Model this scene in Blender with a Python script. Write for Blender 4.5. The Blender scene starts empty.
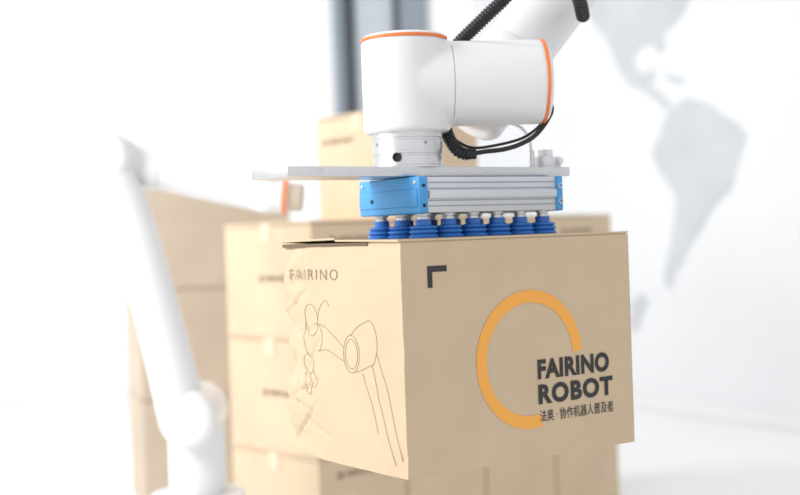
import bpy, bmesh, math, random
from mathutils import Vector, Matrix, noise
random.seed(4)
scene = bpy.context.scene
COL = scene.collection

# ------------------------------------------------------------ materials
def mat(name, color, rough=0.5, metal=0.0, noise_amt=0.0, noise_scale=20, bump=0.0, spec=0.5, coat=0.0, stretch=None):
    m = bpy.data.materials.new(name); m.use_nodes = True
    nt = m.node_tree; b = nt.nodes['Principled BSDF']
    b.inputs['Base Color'].default_value = (*color, 1)
    b.inputs['Roughness'].default_value = rough
    b.inputs['Metallic'].default_value = metal
    b.inputs['Specular IOR Level'].default_value = spec
    b.inputs['Coat Weight'].default_value = coat
    if noise_amt or bump:
        tc = nt.nodes.new('ShaderNodeTexCoord')
        mp = nt.nodes.new('ShaderNodeMapping')
        if stretch: mp.inputs['Scale'].default_value = stretch
        nz = nt.nodes.new('ShaderNodeTexNoise')
        nz.inputs['Scale'].default_value = noise_scale
        nz.inputs['Detail'].default_value = 6
        nt.links.new(tc.outputs['Object'], mp.inputs['Vector'])
        nt.links.new(mp.outputs['Vector'], nz.inputs['Vector'])
        if noise_amt:
            cr = nt.nodes.new('ShaderNodeValToRGB')
            cr.color_ramp.elements[0].position = 0.3
            cr.color_ramp.elements[1].position = 0.7
            cr.color_ramp.elements[0].color = (*[c*(1-noise_amt) for c in color], 1)
            cr.color_ramp.elements[1].color = (*[min(1, c*(1+noise_amt)) for c in color], 1)
            nt.links.new(nz.outputs['Fac'], cr.inputs['Fac'])
            nt.links.new(cr.outputs['Color'], b.inputs['Base Color'])
        if bump:
            bp = nt.nodes.new('ShaderNodeBump')
            bp.inputs['Strength'].default_value = bump
            bp.inputs['Distance'].default_value = 0.01
            nt.links.new(nz.outputs['Fac'], bp.inputs['Height'])
            nt.links.new(bp.outputs['Normal'], b.inputs['Normal'])
    return m

M_CARD  = mat('cardboard', (0.590,0.455,0.305), 0.6, noise_amt=0.035, noise_scale=9, bump=0.16, spec=0.35)
M_GAPSHADE = mat('gap_shade', (0.16,0.11,0.07), 0.9)  # dark brown carrying the shade of the lid gap as colour
M_CARD2 = mat('cardboard_stack', (0.64,0.505,0.355), 0.8, noise_amt=0.05, noise_scale=5, spec=0.2)
M_CARD3 = mat('cardboard_old', (0.55,0.465,0.37), 0.8, noise_amt=0.05, noise_scale=5, spec=0.2)
M_TAPE  = mat('packing_tape', (0.70,0.57,0.42), 0.4)
M_INK   = mat('black_ink', (0.030,0.028,0.030), 0.6)
M_INKB  = mat('faded_ink', (0.22,0.16,0.11), 0.7)
M_LINE  = mat('line_ink', (0.25,0.205,0.16), 0.7)
M_LINE2 = mat('sketch_ink', (0.31,0.255,0.19), 0.7)
M_ORI   = mat('orange_ink', (0.88,0.40,0.07), 0.6)
M_WHT   = mat('robot_white_paint', (0.76,0.76,0.765), 0.28, noise_amt=0.01, noise_scale=3, coat=0.3)
M_ORG   = mat('orange_ring', (0.85,0.19,0.03), 0.4)
M_SEAM  = mat('seam_grey', (0.30,0.31,0.33), 0.5)
M_STEEL = mat('brushed_steel', (0.70,0.70,0.71), 0.33, 0.9, noise_amt=0.06, noise_scale=60, stretch=(1,1,12))
M_ALU   = mat('anodised_aluminium', (0.66,0.68,0.72), 0.42, 0.55, noise_amt=0.03, noise_scale=80, stretch=(0.05,1,1))
M_ALUD  = mat('aluminium_groove', (0.36,0.38,0.41), 0.5, 0.5)
M_BLUE  = mat('blue_plastic', (0.07,0.34,0.72), 0.38, noise_amt=0.02, noise_scale=8)
M_CUP   = mat('blue_silicone', (0.030,0.17,0.56), 0.35, noise_amt=0.03, noise_scale=10)
M_BLK   = mat('black_rubber', (0.012,0.012,0.015), 0.38, noise_amt=0.02, noise_scale=20)
M_DKM   = mat('dark_bolt', (0.03,0.03,0.035), 0.4, 0.5)
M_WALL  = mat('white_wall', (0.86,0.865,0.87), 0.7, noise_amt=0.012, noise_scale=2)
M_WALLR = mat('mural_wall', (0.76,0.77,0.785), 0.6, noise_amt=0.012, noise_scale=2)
M_FLOOR = mat('epoxy_floor', (0.86,0.86,0.86), 0.35, noise_amt=0.02, noise_scale=2)
M_MAP   = mat('mural_grey', (0.56,0.58,0.605), 0.6, noise_amt=0.06, noise_scale=3)
M_FRM   = mat('dark_frame', (0.035,0.045,0.055), 0.4, noise_amt=0.02, noise_scale=5)
M_FRM2  = mat('slate_frame', (0.23,0.27,0.31), 0.4, noise_amt=0.02, noise_scale=5)
M_GLS   = mat('frosted_glass', (0.46,0.50,0.54), 0.25, noise_amt=0.03, noise_scale=2)
M_TRIM  = mat('white_trim', (0.80,0.80,0.81), 0.4, noise_amt=0.01, noise_scale=4)

# ------------------------------------------------------------ helpers
def link(ob, parent=None, world_children=False):
    COL.objects.link(ob)
    if parent is not None:
        ob.parent = parent
        if world_children:
            ob.matrix_parent_inverse = Matrix.Translation(-parent.location)
    return ob

def obj_from_bm(name, bm, m, smooth=False, angle=None):
    me = bpy.data.meshes.new(name)
    bmesh.ops.recalc_face_normals(bm, faces=bm.faces)
    bm.to_mesh(me); bm.free()
    me.materials.append(m)
    if smooth:
        for p in me.polygons: p.use_smooth = True
        me.set_sharp_from_angle(angle=math.radians(angle or 35))
    return bpy.data.objects.new(name, me)

def cuboid(name, lo, hi, m, parent=None, bevel=0.0, seg=2, wc=False):
    bm = bmesh.new()
    bmesh.ops.create_cube(bm, size=1)
    lo, hi = Vector(lo), Vector(hi)
    for v in bm.verts:
        v.co = Vector([(lo[i]+hi[i])/2 + v.co[i]*(hi[i]-lo[i]) for i in range(3)])
    if bevel:
        bmesh.ops.bevel(bm, geom=list(bm.edges), offset=bevel, segments=seg, affect='EDGES', profile=0.5)
    ob = obj_from_bm(name, bm, m, smooth=bool(bevel), angle=40)
    return link(ob, parent, wc)

def frame(direction):
    z = Vector(direction).normalized()
    a = Vector((0,0,1)) if abs(z.z) < 0.9 else Vector((1,0,0))
    x = a.cross(z).normalized(); y = z.cross(x)
    return x, y, z

def add_revolve(bm, prof, origin, direction, seg=64):
    x, y, z = frame(direction); o = Vector(origin)
    rings = []
    for r, h in prof:
        if r < 1e-6:
            rings.append([bm.verts.new(o+z*h)])
        else:
            rings.append([bm.verts.new(o+z*h+(x*math.cos(2*math.pi*i/seg)+y*math.sin(2*math.pi*i/seg))*r) for i in range(seg)])
    for a, b in zip(rings[:-1], rings[1:]):
        for i in range(seg):
            j = (i+1) % seg
            if len(a) == 1 and len(b) == 1: continue
            if len(a) == 1: bm.faces.new((a[0], b[i], b[j]))
            elif len(b) == 1: bm.faces.new((a[i], a[j], b[0]))
            else: bm.faces.new((a[i], a[j], b[j], b[i]))

def revolve(name, prof, origin, direction, m, parent=None, seg=64, wc=False, angle=35):
    bm = bmesh.new(); add_revolve(bm, prof, origin, direction, seg)
    return link(obj_from_bm(name, bm, m, True, angle), parent, wc)

def cyl_prof(r, h0, h1, b=0.006):
    p = [(0,h0)]
    for k in range(5):
        a = math.pi/2*k/4
        p.append((r-b+b*math.sin(a), h0+b-b*math.cos(a)))
    for k in range(5):
        a = math.pi/2*k/4
        p.append((r-b+b*math.cos(a), h1-b+b*math.sin(a)))
    p.append((0,h1)); return p

def catmull(pts, per=12):
    P = [Vector(p) for p in pts]
    if len(P) == 2:
        return [P[0].lerp(P[1], i/per) for i in range(per+1)]
    P = [2*P[0]-P[1]] + P + [2*P[-1]-P[-2]]
    out = []
    for i in range(1, len(P)-2):
        a,b,c,d = P[i-1:i+3]
        for k in range(per):
            t = k/per
            out.append(0.5*((2*b)+(c-a)*t+(2*a-5*b+4*c-d)*t*t+(-a+3*b-3*c+d)*t**3))
    out.append(P[-2]); return out

def add_sweep(bm, pts, rad, seg=16, cap=True):
    n = len(pts)
    tan = [(pts[min(i+1,n-1)]-pts[max(i-1,0)]).normalized() for i in range(n)]
    x, y, _ = frame(tan[0]); rings = []
    for i, (p, t) in enumerate(zip(pts, tan)):
        x = (x - t*x.dot(t)).normalized(); y = t.cross(x)
        r = rad(i/(n-1)) if callable(rad) else rad
        rings.append([bm.verts.new(p+(x*math.cos(2*math.pi*k/seg)+y*math.sin(2*math.pi*k/seg))*r) for k in range(seg)])
    for a, b in zip(rings[:-1], rings[1:]):
        for k in range(seg):
            j = (k+1) % seg
            bm.faces.new((a[k], a[j], b[j], b[k]))
    if cap:
        bm.faces.new(rings[0][::-1]); bm.faces.new(rings[-1])

def sweep(name, pts, rad, m, parent=None, per=12, seg=16, wc=False, raw=False):
    bm = bmesh.new()
    add_sweep(bm, pts if raw else catmull(pts, per), rad, seg)
    return link(obj_from_bm(name, bm, m, True, 60), parent, wc)

def corrugated(name, pts, r, pitch, m, parent=None, wc=False):
    c = catmull(pts, 60)
    L = [0]
    for a, b in zip(c[:-1], c[1:]): L.append(L[-1]+(b-a).length)
    step = pitch/6; out = []; i = 0; s = 0
    while s < L[-1]:
        while L[i+1] < s: i += 1
        out.append(c[i].lerp(c[i+1], (s-L[i])/max(1e-9, L[i+1]-L[i]))); s += step
    n = len(out)
    f = lambda t: r*(1+0.10*math.cos(2*math.pi*t*(n-1)/6))
    bm = bmesh.new(); add_sweep(bm, out, f, 18)
    return link(obj_from_bm(name, bm, m, True, 80), parent, wc)

def text_ob(name, body, w, h, m, mat4, parent=None, bold=0.0, spacing=1.0):
    cu = bpy.data.curves.new(name+'_c', 'FONT'); cu.body = body
    cu.offset = bold; cu.space_character = spacing; cu.resolution_u = 6
    tmp = bpy.data.objects.new(name+'_t', cu); COL.objects.link(tmp)
    dg = bpy.context.evaluated_depsgraph_get()
    me = bpy.data.meshes.new_from_object(tmp.evaluated_get(dg))
    bpy.data.objects.remove(tmp)
    me.name = name
    xs = [v.co.x for v in me.vertices]; ys = [v.co.y for v in me.vertices]
    if not xs: return None
    x0,x1,y0,y1 = min(xs),max(xs),min(ys),max(ys)
    for v in me.vertices:
        v.co.x = (v.co.x-x0)/(x1-x0)*w; v.co.y = (v.co.y-y0)/(y1-y0)*h; v.co.z = 0
    me.materials.clear(); me.materials.append(m)
    ob = bpy.data.objects.new(name, me)
    link(ob, parent); ob.matrix_local = mat4
    return ob

def face_front(x, z, off=0.0012):   # on local y=0 plane, normal -y
    return Matrix.Translation((x,-off,z)) @ Matrix.Rotation(math.pi/2,4,'X')
def face_left(y, z, off=0.0012):    # on local x=0 plane, normal -x ; text runs toward -y
    R = Matrix(((0,0,-1,0),(-1,0,0,0),(0,1,0,0),(0,0,0,1)))
    return Matrix.Translation((-off,y,z)) @ R

def flat_poly(name, pts2, m, mat4, parent=None):
    bm = bmesh.new()
    vs = [bm.verts.new((a,b,0)) for a,b in pts2]
    es = [bm.edges.new((vs[i], vs[(i+1)%len(vs)])) for i in range(len(vs))]
    bmesh.ops.triangle_fill(bm, edges=es, use_beauty=True)
    me = bpy.data.meshes.new(name); bm.to_mesh(me); bm.free()
    me.materials.append(m)
    ob = bpy.data.objects.new(name, me); link(ob, parent); ob.matrix_local = mat4
    return ob

def empty(name, loc, rotz=0):
    e = bpy.data.objects.new(name, None); e.empty_display_size = 0.1
    e.location = loc; e.rotation_euler = (0,0,rotz); COL.objects.link(e); return e

ANG = math.radians(34.8)
TOP = 1.154          # datum used for the gripper's own dimensions
BOXTOP = 1.158       # actual height of the carton lid

# ------------------------------------------------------------ main carton
LX, WY, HZ = 0.540, 0.405, 0.409
box = empty('cardboard_box', (0.0036, 2.131, BOXTOP-HZ), ANG)
CREASES = ((0.36,0.21,0.5,0.0045,0.006),(0.34,0.13,-0.35,0.004,0.006),(0.37,0.29,-0.6,0.004,0.005),(0.30,0.06,0.3,0.005,0.005),
           (0.08,0.05,0.8,0.004,0.003),(0.35,0.06,-0.8,0.0045,0.006),(0.33,0.24,-0.15,0.004,0.004),(0.36,0.165,0.9,0.004,0.005),
           (0.37,0.10,0.2,0.004,0.005),(0.31,0.19,-1.1,0.004,0.0035))
def dent_at(y, z):
    """inward dent depth of the worn end panel"""
    far = max(0, (y-0.27)/(WY-0.27))
    n1 = noise.noise(Vector((y*14, z*16, 3)))
    n2 = noise.noise(Vector((y*45, z*38, 7)))
    d = far*(0.009*math.exp(-((z-0.25)/0.02)**2)+0.013*math.exp(-((z-0.17)/0.028)**2)
             +0.010*math.exp(-((z-0.03)/0.025)**2)+0.006*abs(n1)+0.006*abs(n2))
    for (cy, cz, sl, wd, dp) in CREASES:
        dd = (z-cz)-sl*(y-cy)
        d += dp*math.exp(-(dd/wd)**2)*max(0,1-abs(y-cy)/0.08)
    return d + 0.003*abs(n1)
bm = bmesh.new()
bmesh.ops.create_cube(bm, size=1)
bmesh.ops.subdivide_edges(bm, edges=list(bm.edges), cuts=119, use_grid_fill=True)
for v in bm.verts:
    x, y, z = (v.co.x+.5)*LX, (v.co.y+.5)*WY, (v.co.z+.5)*(HZ-0.006)
    ex = max(0, 1-x/0.10)
    if ex <= 0:
        v.co = (x, y, z); continue
    far = max(0, (y-0.27)/(WY-0.27))
    dn = dent_at(y, z)*ex
    n2 = noise.noise(Vector((y*45, z*38, 7)))
    low = max(0, 1-z/0.05)*max(0, 1-y/0.05)*ex
    v.co = (x+dn+0.004*low*abs(n2), y-0.6*dn*far, z+0.012*ex*far*max(0,1-z/0.06))
link(obj_from_bm('body', bm, M_CARD, True, 50), box)
def flap(name, y0, y1, lift):
    bm = bmesh.new(); nx, ny = 24, 6; g = {}
    for k in (0,1):
        for i in range(nx+1):
            for j in range(ny+1):
                x = -0.004+(LX+0.004)*i/nx; y = y0+(y1-y0)*j/ny
                z = HZ-0.0035+0.0035*k + lift*max(0,1-x/0.09)**2*(j/ny if y0 < 0.1 else 1-j/ny*0.3)
                g[k,i,j] = bm.verts.new((x,y,z))
    for i in range(nx):
        for j in range(ny):
            for k in (0,1): bm.faces.new((g[k,i,j],g[k,i+1,j],g[k,i+1,j+1],g[k,i,j+1]))
    for i in range(nx):
        for j in (0,ny): bm.faces.new((g[0,i,j],g[0,i+1,j],g[1,i+1,j],g[1,i,j]))
    for j in range(ny):
        for i in (0,nx): bm.faces.new((g[0,i,j],g[0,i,j+1],g[1,i,j+1],g[1,i,j]))
    link(obj_from_bm(name, bm, M_CARD), box)
flap('flap_near', 0.0, WY/2-0.001, 0.003)
flap('flap_far', WY/2+0.001, WY+0.003, 0.006)
cuboid('flap_gap_shade', (-0.0003,0.10,HZ-0.0095), (0.03,WY-0.004,HZ-0.0030), M_GAPSHADE, box)  # dark strip standing in for the shade under the raised flap
cuboid('flap_core', (0.002,0.002,HZ-0.0075), (LX-0.002,WY-0.002,HZ-0.0030), M_CARD, box)
def ring_mesh(name, c, ro, ri, a0, a1, m, mat4, parent, n=90):
    bm = bmesh.new(); A=[];B=[]
    for i in range(n+1):
        a = a0+(a1-a0)*i/n
        A.append(bm.verts.new((c[0]+ro*math.cos(a), c[1]+ro*math.sin(a),0)))
        B.append(bm.verts.new((c[0]+ri*math.cos(a), c[1]+ri*math.sin(a),0)))
    for i in range(n): bm.faces.new((A[i],A[i+1],B[i+1],B[i]))
    me = bpy.data.meshes.new(name); bm.to_mesh(me); bm.free(); me.materials.append(m)
    ob = bpy.data.objects.new(name, me); link(ob, parent); ob.matrix_local = mat4
ring_mesh('logo_ring', (0.282,0.182), 0.1265, 0.1035, math.radians(3), math.radians(281), M_ORI, face_front(0,0,0.0008), box)
text_ob('print_line_a', 'FAIRINO', 0.180, 0.037, M_INK, face_front(0.297,0.143), box, bold=0.044, spacing=1.07)
text_ob('print_line_b', 'ROBOT', 0.188, 0.037, M_INK, face_front(0.297,0.097), box, bold=0.044, spacing=1.14)
text_ob('print_line_c', '法奥 · 协作机器人普及者', 0.186, 0.0215, M_INK, face_front(0.299,0.065), box, bold=0.004)
flat_poly('corner_mark', [(0.055,0.324),(0.0655,0.324),(0.0655,0.351),(0.097,0.351),(0.097,0.3615),(0.055,0.3615)], M_INK, face_front(0,0,0.0008), box)
text_ob('end_print', 'FAIRINO', 0.175, 0.020, M_LINE, face_left(0.377,0.338,0.0006), box, bold=-0.008, spacing=1.3)
def sketch(i, pts, per=8):
    P = [Vector((dent_at(p.x, p.y)-0.0002, p.x, p.y)) for p in catmull([(a,b,0) for a,b in pts], per)]
    bm = bmesh.new(); add_sweep(bm, P, 0.00070, 6)
    link(obj_from_bm('sketch_line_%d' % i, bm, M_LINE2, True, 80), box)
def ell(cy, cz, ry, rz, a0=0, a1=360, tilt=0, n=16):
    out = []; t = math.radians(tilt)
    for k in range(n+1):
        a = math.radians(a0+(a1-a0)*k/n)
        u_, v_ = ry*math.cos(a), rz*math.sin(a)
        out.append((cy+u_*math.cos(t)-v_*math.sin(t), cz+u_*math.sin(t)+v_*math.cos(t)))
    return out
S = [ell(0.165,0.205,0.026,0.034), ell(0.165,0.205,0.020,0.027),
     ell(0.105,0.228,0.024,0.040,90,270), [(0.165,0.239),(0.14,0.256),(0.105,0.268)], [(0.165,0.171),(0.14,0.176),(0.105,0.188)],
     [(0.19,0.215),(0.225,0.236),(0.26,0.252),(0.285,0.255)], [(0.189,0.190),(0.22,0.200),(0.25,0.208),(0.275,0.205)],
     ell(0.285,0.230,0.020,0.026,60,270), ell(0.305,0.262,0.026,0.030), [(0.331,0.262),(0.335,0.23),(0.325,0.20)],
     [(0.279,0.262),(0.27,0.285),(0.25,0.30),(0.235,0.29)],
     [(0.100,0.188),(0.080,0.13),(0.060,0.075),(0.035,0.02)], [(0.083,0.212),(0.055,0.15),(0.035,0.09),(0.015,0.03)],
     [(0.13,0.172),(0.105,0.12),(0.085,0.07)],
     [(0.325,0.20),(0.345,0.185),(0.34,0.165),(0.315,0.160),(0.305,0.18),(0.325,0.20)],
     [(0.325,0.160),(0.305,0.135),(0.29,0.145),(0.305,0.165)], [(0.345,0.160),(0.335,0.13),(0.318,0.12),(0.31,0.14)]]
for i, s in enumerate(S): sketch(i+1, s)

# ------------------------------------------------------------ stacked cartons
def carton(origin, ang, lx, wy, hz, m, mark_left=None, mark_front=None, name='cardboard_box'):
    g = 0.003
    bm = bmesh.new(); bmesh.ops.create_cube(bm, size=1)
    for v in bm.verts:
        v.co = Vector((g+(v.co.x+.5)*(lx-2*g), g+(v.co.y+.5)*(wy-2*g), (v.co.z+.5)*(hz-0.012)))
    bmesh.ops.bevel(bm, geom=list(bm.edges), offset=0.003, segments=2, affect='EDGES')
    for y0, y1 in ((g, wy/2-0.002), (wy/2+0.002, wy-g)):
        r = bmesh.ops.create_cube(bm, size=1)
        for v in r['verts']:
            v.co = Vector((g-0.002+(v.co.x+.5)*(lx-2*g+0.004), y0+(v.co.y+.5)*(y1-y0), hz-0.009+(v.co.z+.5)*0.009))
    ob = obj_from_bm(name, bm, m); ob.location = origin; ob.rotation_euler = (0,0,ang); link(ob)
    cuboid('tape', (0.0004,wy/2-0.03,hz-0.07), (0.0016,wy/2+0.03,hz-0.001), M_TAPE, ob)
    if mark_left:
        y, z = mark_left
        text_ob('side_print', 'FAIRINO ROBOT', 0.15, 0.020, M_INKB, face_left(y, z, -0.001), ob, bold=0.02)
        flat_poly('side_glyph', [(0,0),(0.02,0),(0.02,0.025),(0,0.025)], M_INKB, face_left(y+0.035, z-0.004, -0.001), ob)
    if mark_front:
        x, z = mark_front
        text_ob('front_print', 'FAIRINO ROBOT', 0.15, 0.020, M_INKB, face_front(x, z, -0.001), ob, bold=0.02)
        flat_poly('front_glyph', [(0,0),(0.02,0),(0.02,0.025),(0,0.025)], M_INKB, face_front(x-0.035, z-0.004, -0.001), ob)
    return ob

SA = math.radians(41.5)
U2 = Vector((math.cos(SA), math.sin(SA), 0)); V2 = Vector((-math.sin(SA), math.cos(SA), 0))
K = Vector((-0.295, 4.30, 0)); BH = 0.409
for row in range(3):
    for i in range(4):
        p = K + U2*(0.405*i) + Vector((0,0,BH*row))
        carton(p, SA, 0.405, 0.535, BH, M_CARD2, (0.28,0.20) if i == 0 else None, (0.12,0.33))
carton(K+U2*0.425+Vector((0,0,BH*3)), SA, 0.405, 0.50, BH, M_CARD2, (0.42,0.30), (0.12,0.3))
SB = math.radians(20)
for row in range(3):
    carton(Vector((-1.14,5.50,0.485*row)), SB, 0.70, 0.45, 0.485, M_CARD3)

# ------------------------------------------------------------ vacuum gripper
grip = empty('vacuum_gripper', (0.1287, 2.45, BOXTOP), ANG)
gl, gw = 0.350, 0.198; z0, z1 = 1.200, 1.266
cuboid('extrusion', (-gl/2+0.022,-gw/2+0.003,z0), (gl/2-0.018,gw/2-0.003,z1), M_ALU, grip, 0.002)
for k, zz in enumerate((1.2125,1.2225,1.2445,1.2555)):
    cuboid('groove_%d'%(k+1), (-gl/2+0.024,-gw/2+0.0022,zz-0.0011), (gl/2-0.020,gw/2-0.0022,zz+0.0011), M_ALUD, grip)
cuboid('side_rail', (-gl/2+0.023,-gw/2-0.002,1.226), (gl/2-0.019,-gw/2+0.004,1.241), M_ALU, grip, 0.0015)
cuboid('end_cap_1', (-gl/2,-gw/2,z0-0.001), (-gl/2+0.022,gw/2,z1+0.001), M_BLUE, grip, 0.004, 3)
cuboid('end_cap_2', (gl/2-0.018,-gw/2,z0-0.001), (gl/2,gw/2,z1+0.001), M_BLUE, grip, 0.004, 3)
cuboid('end_cap_1_panel', (-gl/2-0.003,-gw/2+0.004,z0+0.012), (-gl/2+0.002,gw/2-0.004,z1-0.022), M_BLUE, grip, 0.002)
for k, yy in enumerate((-gw/2+0.012, gw/2-0.012)):
    revolve('cap_screw_%d'%k, cyl_prof(0.004,0,0.003,0.001), (-gl/2+0.001,yy,z1-0.010), (-1,0,0), M_STEEL, grip, 20)
for k in range(2):
    zz = z0+0.018+k*0.03
    revolve('port_%d'%k, [(0.0055,-0.001),(0.0055,0.002),(0.0035,0.002),(0.0035,-0.001)], (gl/2-0.009,-gw/2-0.0005,zz), (0,-1,0), M_STEEL, grip, 20)
    revolve('cap_hole_%d'%k, cyl_prof(0.0035,0,0.0016,0.0005), (-gl/2+0.011,-gw/2+0.0005,z0+0.014+k*0.036), (0,-1,0), M_DKM, grip, 20)
revolve('cap_hole_end', cyl_prof(0.004,0,0.002,0.0005), (-gl/2-0.0025,0.05,z0+0.026), (-1,0,0), M_DKM, grip, 20)
bmc = bmesh.new(); bmm = bmesh.new()
for i in range(6):
    for j in range(3):
        cx = -0.145+i*0.058; cy = -0.068+j*0.068
        pr = [(0.0,TOP+0.003),(0.016,TOP+0.003),(0.0265,TOP+0.0006),(0.0275,TOP+0.0022),(0.0275,TOP+0.0050),(0.0225,TOP+0.0085),
              (0.0265,TOP+0.0110),(0.0265,TOP+0.0140),(0.0215,TOP+0.0170),(0.0250,TOP+0.0190),(0.0250,TOP+0.0220),
              (0.0165,TOP+0.0240),(0.0145,TOP+0.0250),(0.0145,TOP+0.0350),(0.0,TOP+0.0350)]
        add_revolve(bmc, pr, (cx,cy,0), (0,0,1), 32)
        add_revolve(bmm, [(0.0,TOP+0.034),(0.0115,TOP+0.034),(0.0115,TOP+0.0395),(0.0100,TOP+0.0405),(0.0100,TOP+0.042),(0.0135,TOP+0.0425),(0.0135,z0+0.001),(0.0,z0+0.001)], (cx,cy,0), (0,0,1), 24)
link(obj_from_bm('suction_cups', bmc, M_CUP, True, 50), grip)
link(obj_from_bm('cup_stems', bmm, M_STEEL, True, 40), grip)
cuboid('mounting_plate', (-0.426,-0.065,1.2685), (0.225,0.065,1.2865), M_STEEL, grip, 0.0015)
revolve('plate_hole', cyl_prof(0.005,0,0.002,0.0005), (-0.36,-0.0645,1.278), (0,-1,0), M_STEEL, grip, 20)
cuboid('connector_block', (0.170,-0.05,1.2865), (0.216,-0.015,1.309), M_TRIM, grip, 0.002)
cuboid('connector_top', (0.180,-0.045,1.309), (0.200,-0.02,1.323), M_TRIM, grip, 0.002)
revolve('connector_fitting', cyl_prof(0.006,0,0.035,0.001), (0.155,-0.03,1.2865), (0,0,1), M_STEEL, grip, 20)
revolve('connector_knob', cyl_prof(0.007,0,0.01,0.002), (0.208,-0.05,1.299), (0,-1,0), M_TRIM, grip, 20)
sweep('air_tube', [(0.155,-0.03,1.32),(0.152,-0.028,1.345),(0.145,-0.01,1.37),(0.135,0.03,1.385)], 0.003, M_TRIM, grip)
for k, xx in enumerate((-0.10,0.06)):
    cuboid('plate_spacer_%d'%k, (xx,-0.05,1.2655), (xx+0.05,0.05,1.2690), M_STEEL, grip)
for c in grip.children:
    c.matrix_parent_inverse = Matrix.Translation((0,0,-TOP))

# ------------------------------------------------------------ robot arm
base = Vector((1.45,3.10,0))
rob = empty('robot_arm', base)
RX, RY = 0.0250, 2.38
axd = Vector((math.cos(math.radians(5)), math.sin(math.radians(5)), 0))
back = Vector((-axd.y, axd.x, 0))
C0 = Vector((RX,RY,1.4485))
def remeshed(name, parts, m, voxel=0.004, it=14, parent=rob):
    bm = bmesh.new()
    for prof, o, d in parts: add_revolve(bm, prof, o, d, 64)
    ob = obj_from_bm(name, bm, m, True, 180)
    md = ob.modifiers.new('r','REMESH'); md.mode = 'VOXEL'; md.voxel_size = voxel; md.use_smooth_shade = True
    sm = ob.modifiers.new('s','SMOOTH'); sm.factor = 0.6; sm.iterations = it
    return link(ob, parent, True)
revolve('tool_flange', [(0,1.2903),(0.072,1.2903),(0.072,1.294),(0.0655,1.296),(0.0655,1.312),(0.0635,1.313),(0.0635,1.3160),(0.0655,1.3170),
        (0.0655,1.322),(0.0660,1.323),(0.0660,1.341),(0.0640,1.342),(0.0640,1.346),(0.0665,1.347),(0.0665,1.37),(0,1.37)], (RX,RY,0), (0,0,1), M_STEEL, rob, wc=True, angle=25)
revolve('flange_socket', [(0.0085,0),(0.0085,0.004),(0.006,0.004),(0.006,0.001),(0,0.001)], (RX-0.020,RY-0.0625,1.309), (-0.3,-0.95,0), M_DKM, rob, 24, True)
for k, a in enumerate((-150,-60,-20)):
    a = math.radians(a)
    revolve('flange_screw_%d'%k, cyl_prof(0.003,0,0.002,0.0005), (RX+0.0652*math.cos(a),RY+0.0652*math.sin(a),1.335), (math.cos(a),math.sin(a),0), M_SEAM, rob, 16, True)
remeshed('wrist_housing', [
    (cyl_prof(0.0815,1.356,1.534,0.006), (RX,RY,0), (0,0,1)),
    (cyl_prof(0.0805,0.0,0.262,0.004), C0, axd)], M_WHT)
revolve('wrist_cap_ring', [(0.078,1.5305),(0.0816,1.5305),(0.0818,1.5352),(0.078,1.5352)], (RX,RY,0), (0,0,1), M_ORG, rob, 96, True)
revolve('wrist_cap', [(0,1.5335),(0.0795,1.5335),(0.0795,1.537),(0.074,1.541),(0,1.543)], (RX,RY,0), (0,0,1), M_WHT, rob, 96, True)
revolve('wrist_seam', [(0.078,0.0835),(0.0804,0.0835),(0.0804,0.0850),(0.078,0.0850)], C0, axd, M_SEAM, rob, 96, True)
revolve('joint_ring', [(0.078,0.2580),(0.0807,0.2580),(0.0812,0.2628),(0.078,0.2628)], C0, axd, M_ORG, rob, 96, True)
revolve('joint_cap', [(0,0.2615),(0.0780,0.2615),(0.0780,0.265),(0.073,0.270),(0,0.272)], C0, axd, M_WHT, rob, 96, True)
J4 = C0 + axd*0.180
A0 = J4 + back*0.165
EL = Vector((0.866,2.85,2.30))
fd = (EL-A0).normalized()
remeshed('forearm_joint', [
    (cyl_prof(0.078,0.02,0.175,0.01), J4, back),
    (cyl_prof(0.076,-0.075,0.12,0.02), A0, fd)], M_WHT, 0.005, 14)
sweep('forearm', [A0+fd*0.08, A0+fd*0.3, A0+fd*0.7, EL-fd*0.05], lambda t: 0.070+0.006*t, M_WHT, rob, seg=48, wc=True)
revolve('elbow_joint', cyl_prof(0.10,-0.12,0.24,0.02), EL, back, M_WHT, rob, wc=True)
revolve('elbow_ring', [(0.098,0.225),(0.1015,0.225),(0.1015,0.231),(0.098,0.231)], EL, back, M_ORG, rob, wc=True)
SH = Vector((1.42,3.16,1.28)); EL2 = EL+back*0.13
sweep('upper_arm', [EL2, EL2.lerp(SH,0.3), EL2.lerp(SH,0.7), SH], lambda t: 0.082+0.014*t, M_WHT, rob, seg=48, wc=True)
revolve('shoulder_joint', cyl_prof(0.125,-0.22,0.15,0.02), SH, back, M_WHT, rob, wc=True)
revolve('shoulder_ring', [(0.12,-0.205),(0.127,-0.205),(0.127,-0.198),(0.12,-0.198)], SH, back, M_ORG, rob, wc=True)
revolve('shoulder_column', [(0,0.86),(0.13,0.86),(0.13,0.90),(0.115,0.92),(0.115,1.30),(0,1.30)], (base.x,base.y,0), (0,0,1), M_WHT, rob, wc=True)
revolve('pedestal', [(0,0.0),(0.26,0.0),(0.26,0.02),(0.12,0.02),(0.12,0.84),(0.17,0.84),(0.17,0.862),(0,0.862)], (base.x,base.y,0), (0,0,1), M_STEEL, rob, wc=True)
corrugated('conduit', [(0.06,2.50,1.455),(0.100,2.485,1.500),(0.134,2.46,1.537),(0.184,2.44,1.581),(0.2300,2.43,1.623),(0.280,2.425,1.690),(0.345,2.43,1.690),(0.361,2.45,1.636),(0.374,2.47,1.608),(0.388,2.53,1.592)], 0.0128, 0.0068, M_BLK, rob, True)
corrugated('tool_hose', [(0.075,2.49,1.40),(0.097,2.445,1.380),(0.105,2.42,1.350),(0.122,2.405,1.322),(0.143,2.40,1.314)], 0.0115, 0.0065, M_BLK, rob, True)
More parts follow.
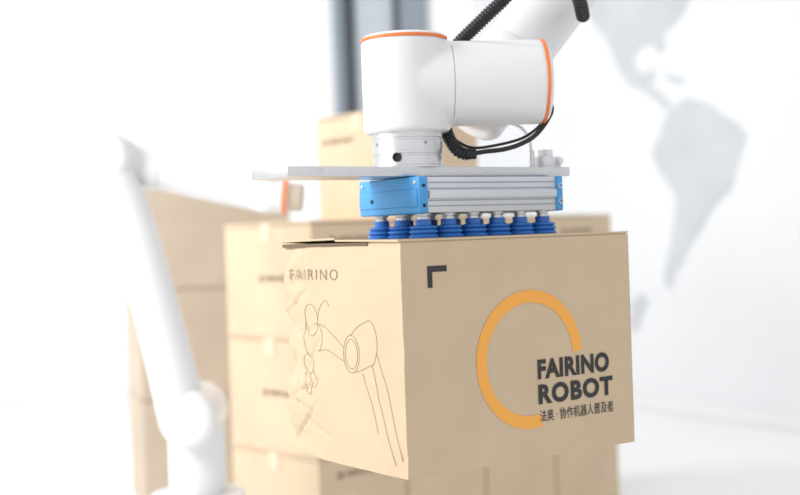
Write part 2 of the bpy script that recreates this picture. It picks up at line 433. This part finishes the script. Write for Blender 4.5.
revolve('hose_gland', cyl_prof(0.010,0,0.018,0.002), (0.138,2.40,1.315), (1,0,0.03), M_BLK, rob, 24, True)
sweep('tool_cable', [(0.145,2.40,1.315),(0.172,2.40,1.319),(0.2056,2.395,1.3215),(0.236,2.39,1.329),(0.267,2.39,1.345),(0.2915,2.395,1.3726),(0.304,2.41,1.398),(0.299,2.46,1.42),(0.27,2.50,1.43)], 0.0045, M_BLK, rob, wc=True)
sweep('tool_cable_b', [(0.095,2.43,1.372),(0.118,2.42,1.345),(0.150,2.41,1.328),(0.20,2.41,1.332),(0.25,2.41,1.345),(0.285,2.42,1.372),(0.29,2.46,1.40)], 0.0028, M_BLK, rob, wc=True)

# ------------------------------------------------------------ second robot arm, behind left
r2 = empty('robot_arm.001', (-0.62,3.75,0))
yb = Vector((0,1,0))
def P2(x,z,y=3.75): return Vector((x,y,z))
revolve('pedestal', [(0,0),(0.20,0),(0.20,0.02),(0.11,0.02),(0.11,0.40),(0.14,0.40),(0.14,0.42),(0,0.42)], (-0.62,3.75,0), (0,0,1), M_WHT, r2, wc=True)
remeshed('shoulder', [(cyl_prof(0.085,0.41,0.70,0.02), (-0.62,3.75,0), (0,0,1)), (cyl_prof(0.085,-0.17,0.12,0.03), P2(-0.62,0.66), yb)], M_WHT, 0.006, 10, r2)
sweep('upper_arm', [P2(-0.64,0.66,3.65), P2(-0.69,0.90,3.65), P2(-0.76,1.20,3.65), P2(-0.83,1.41,3.65)], lambda t: 0.072-0.012*t, M_WHT, r2, seg=40, wc=True)
remeshed('elbow', [(cyl_prof(0.075,-0.16,0.06,0.03), P2(-0.83,1.42), yb), (cyl_prof(0.062,-0.02,0.16,0.02), P2(-0.83,1.42,3.72), (1,0,-0.3))], M_WHT, 0.006, 10, r2)
sweep('forearm', [P2(-0.83,1.42,3.72), P2(-0.70,1.385,3.72), P2(-0.55,1.34,3.72), P2(-0.40,1.300,3.72)], lambda t: 0.062-0.012*t, M_WHT, r2, seg=40, wc=True)
remeshed('wrist', [(cyl_prof(0.050,-0.10,0.06,0.01), P2(-0.385,1.295,3.72), yb), (cyl_prof(0.047,0,0.075,0.01), P2(-0.385,1.295,3.66), (1,0,-0.1))], M_WHT, 0.004, 8, r2)
revolve('wrist_ring', [(0.04,0.058),(0.0495,0.058),(0.0495,0.070),(0.04,0.070)], P2(-0.385,1.295,3.66), (1,0,-0.1), M_ORG, r2, wc=True)
revolve('tool', cyl_prof(0.040,0.070,0.115,0.006), P2(-0.385,1.295,3.66), (1,0,-0.1), M_CARD3, r2, wc=True)

# ------------------------------------------------------------ room
cuboid('floor', (-4.2,-3,-0.1), (6.0,9.6,0), M_FLOOR)
cuboid('wall_back', (-4.2,9.5,0), (0.62,9.65,4.2), M_WALL)
e = Vector((0.52,-0.854,0)).normalized()
wr = empty('wall_right', (1.47,8.1,0), math.atan2(e.y,e.x))
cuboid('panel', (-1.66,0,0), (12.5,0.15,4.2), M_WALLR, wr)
cuboid('baseboard_right', (-1.64,-0.014,0), (12.5,-0.001,0.09), M_TRIM, wr, 0.004)
def mural(name, pts):
    q = [(-0.21+(x-600)*0.0085, 1.895-(y-107)*0.0062) for x, y in pts]
    flat_poly(name, q, M_MAP, Matrix.Translation((0,-0.004,0)) @ Matrix.Rotation(math.pi/2,4,'X'), wr)
mural('south_america', [(683,107),(692,101),(703,104),(718,112),(727,122),(740,131),(749,144),(744,158),(738,175),(734,192),(722,202),(712,215),(705,228),(697,238),(690,248),(684,262),(676,272),(672,287),(666,286),(665,272),(670,255),(674,238),(678,215),(680,195),(670,180),(663,168),(657,152),(660,142),(666,132),(670,120),(676,112)])
mural('north_america', [(556,-60),(735,-60),(728,-30),(712,-12),(700,4),(694,18),(682,28),(672,34),(674,48),(667,52),(662,42),(650,42),(640,50),(642,64),(652,70),(660,66),(663,74),(656,82),(668,92),(680,106),(673,110),(662,98),(648,86),(634,78),(624,62),(618,48),(612,30),(600,12),(588,-8),(572,-30)])
mural('greenland', [(742,-60),(800,-60),(790,-30),(772,-8),(760,-14),(752,-36)])
mural('africa', [(812,60),(850,50),(890,62),(905,90),(930,110),(915,140),(905,180),(885,215),(868,220),(856,180),(850,140),(822,130),(806,105)])
mural('antarctica', [(630,300),(642,293),(648,302),(640,316),(636,330),(628,334),(624,322)])
mural('caribbean', [(672,74),(684,78),(694,84),(688,86),(676,80)])
def seg_wall(n, y0, y1, z0_, z1_): cuboid(n, (-4.2,y0,z0_), (-4.05,y1,z1_), M_WALL, wl)
wl = empty('wall_left', (0,0,0))
seg_wall('sill_part', -3, 9.5, 0, 0.6); seg_wall('lintel_part', -3, 9.5, 3.6, 4.2)
for k, (a, b) in enumerate(((-3,-2.4),(1.6,2.0),(5.6,6.0),(9.2,9.5))): seg_wall('pier_%d'%k, a, b, 0.6, 3.6)
for k, (a, b) in enumerate(((-2.4,1.6),(2.0,5.6),(6.0,9.2))):
    w = empty('window_%d'%(k+1), (-4.12,(a+b)/2,2.1))
    h = (b-a)/2
    for j, (lo, hi) in enumerate((((-.04,-h,-1.5),(.04,-h+.06,1.5)),((-.04,h-.06,-1.5),(.04,h,1.5)),((-.04,-h,-1.5),(.04,h,-1.44)),((-.04,-h,1.44),(.04,h,1.5)),((-.03,-.03,-1.5),(.03,.03,1.5)))):
        cuboid('frame_%d'%j, lo, hi, M_TRIM, w, 0.004)
cuboid('baseboard_back', (-4.0,9.486,0), (0.6,9.499,0.09), M_TRIM, None, 0.004)
d = empty('door_1', (-0.05,9.46,0))
cuboid('outer_frame_a', (-0.385,-0.05,0), (-0.305,0.04,3.7), M_FRM2, d, 0.004)
cuboid('outer_frame_b', (-0.305,-0.03,0), (-0.215,0.04,3.7), M_FRM, d, 0.004)
cuboid('glass_leaf', (-0.215,0.0,0.05), (0.07,0.03,3.6), M_GLS, d)
cuboid('mullion', (0.07,-0.03,0), (0.115,0.04,3.7), M_FRM, d, 0.004)
cuboid('side_leaf', (0.115,-0.01,0), (0.33,0.03,3.7), M_FRM2, d)
cuboid('head', (-0.385,-0.04,3.6), (0.33,0.04,3.72), M_FRM, d, 0.004)
cuboid('handle', (0.03,-0.06,1.0), (0.05,-0.03,1.4), M_STEEL, d, 0.004)

# ------------------------------------------------------------ light
w = bpy.data.worlds.new('sky'); scene.world = w; w.use_nodes = True
bg = w.node_tree.nodes['Background']
bg.inputs['Color'].default_value = (0.97,0.985,1.0,1); bg.inputs['Strength'].default_value = 0.94
def area(name, loc, target, size, power, color=(1,1,1)):
    l = bpy.data.lights.new(name, 'AREA'); l.size = size; l.energy = power; l.color = color
    o = bpy.data.objects.new(name, l); o.location = loc
    o.rotation_euler = (Vector(target)-Vector(loc)).to_track_quat('-Z','Y').to_euler()
    COL.objects.link(o)
area('left_key', (-2.3,1.5,2.5), (0,2.5,1.1), 0.9, 56, (1,0.985,0.96))  # soft key added to brighten the carton's left end; no fixture there
area('left_whitening_fill', (-2.6,5.0,3.6), (-2.0,7.5,0.8), 2.0, 120)  # added fill that bleaches the left background towards white
area('left_haze_fill', (-2.9,2.4,2.3), (-0.8,4.2,0.7), 1.4, 36)  # added fill imitating haze over the second arm and left cartons

# ------------------------------------------------------------ camera
cd = bpy.data.cameras.new('camera'); cam = bpy.data.objects.new('camera', cd); COL.objects.link(cam)
cd.lens = 56.6; cd.sensor_width = 36
cam.matrix_world = Matrix.Translation((0,0,1.165)) @ Matrix.Rotation(math.radians(-0.10),4,'Z') @ Matrix.Rotation(math.radians(90-0.55),4,'X') @ Matrix.Rotation(math.radians(-2.0),4,'Z')
cd.dof.use_dof = True; cd.dof.focus_distance = 2.27; cd.dof.aperture_fstop = 2.0
cd.clip_end = 100
scene.camera = cam
scene.view_settings.view_transform = 'Standard'
scene.view_settings.look = 'None'
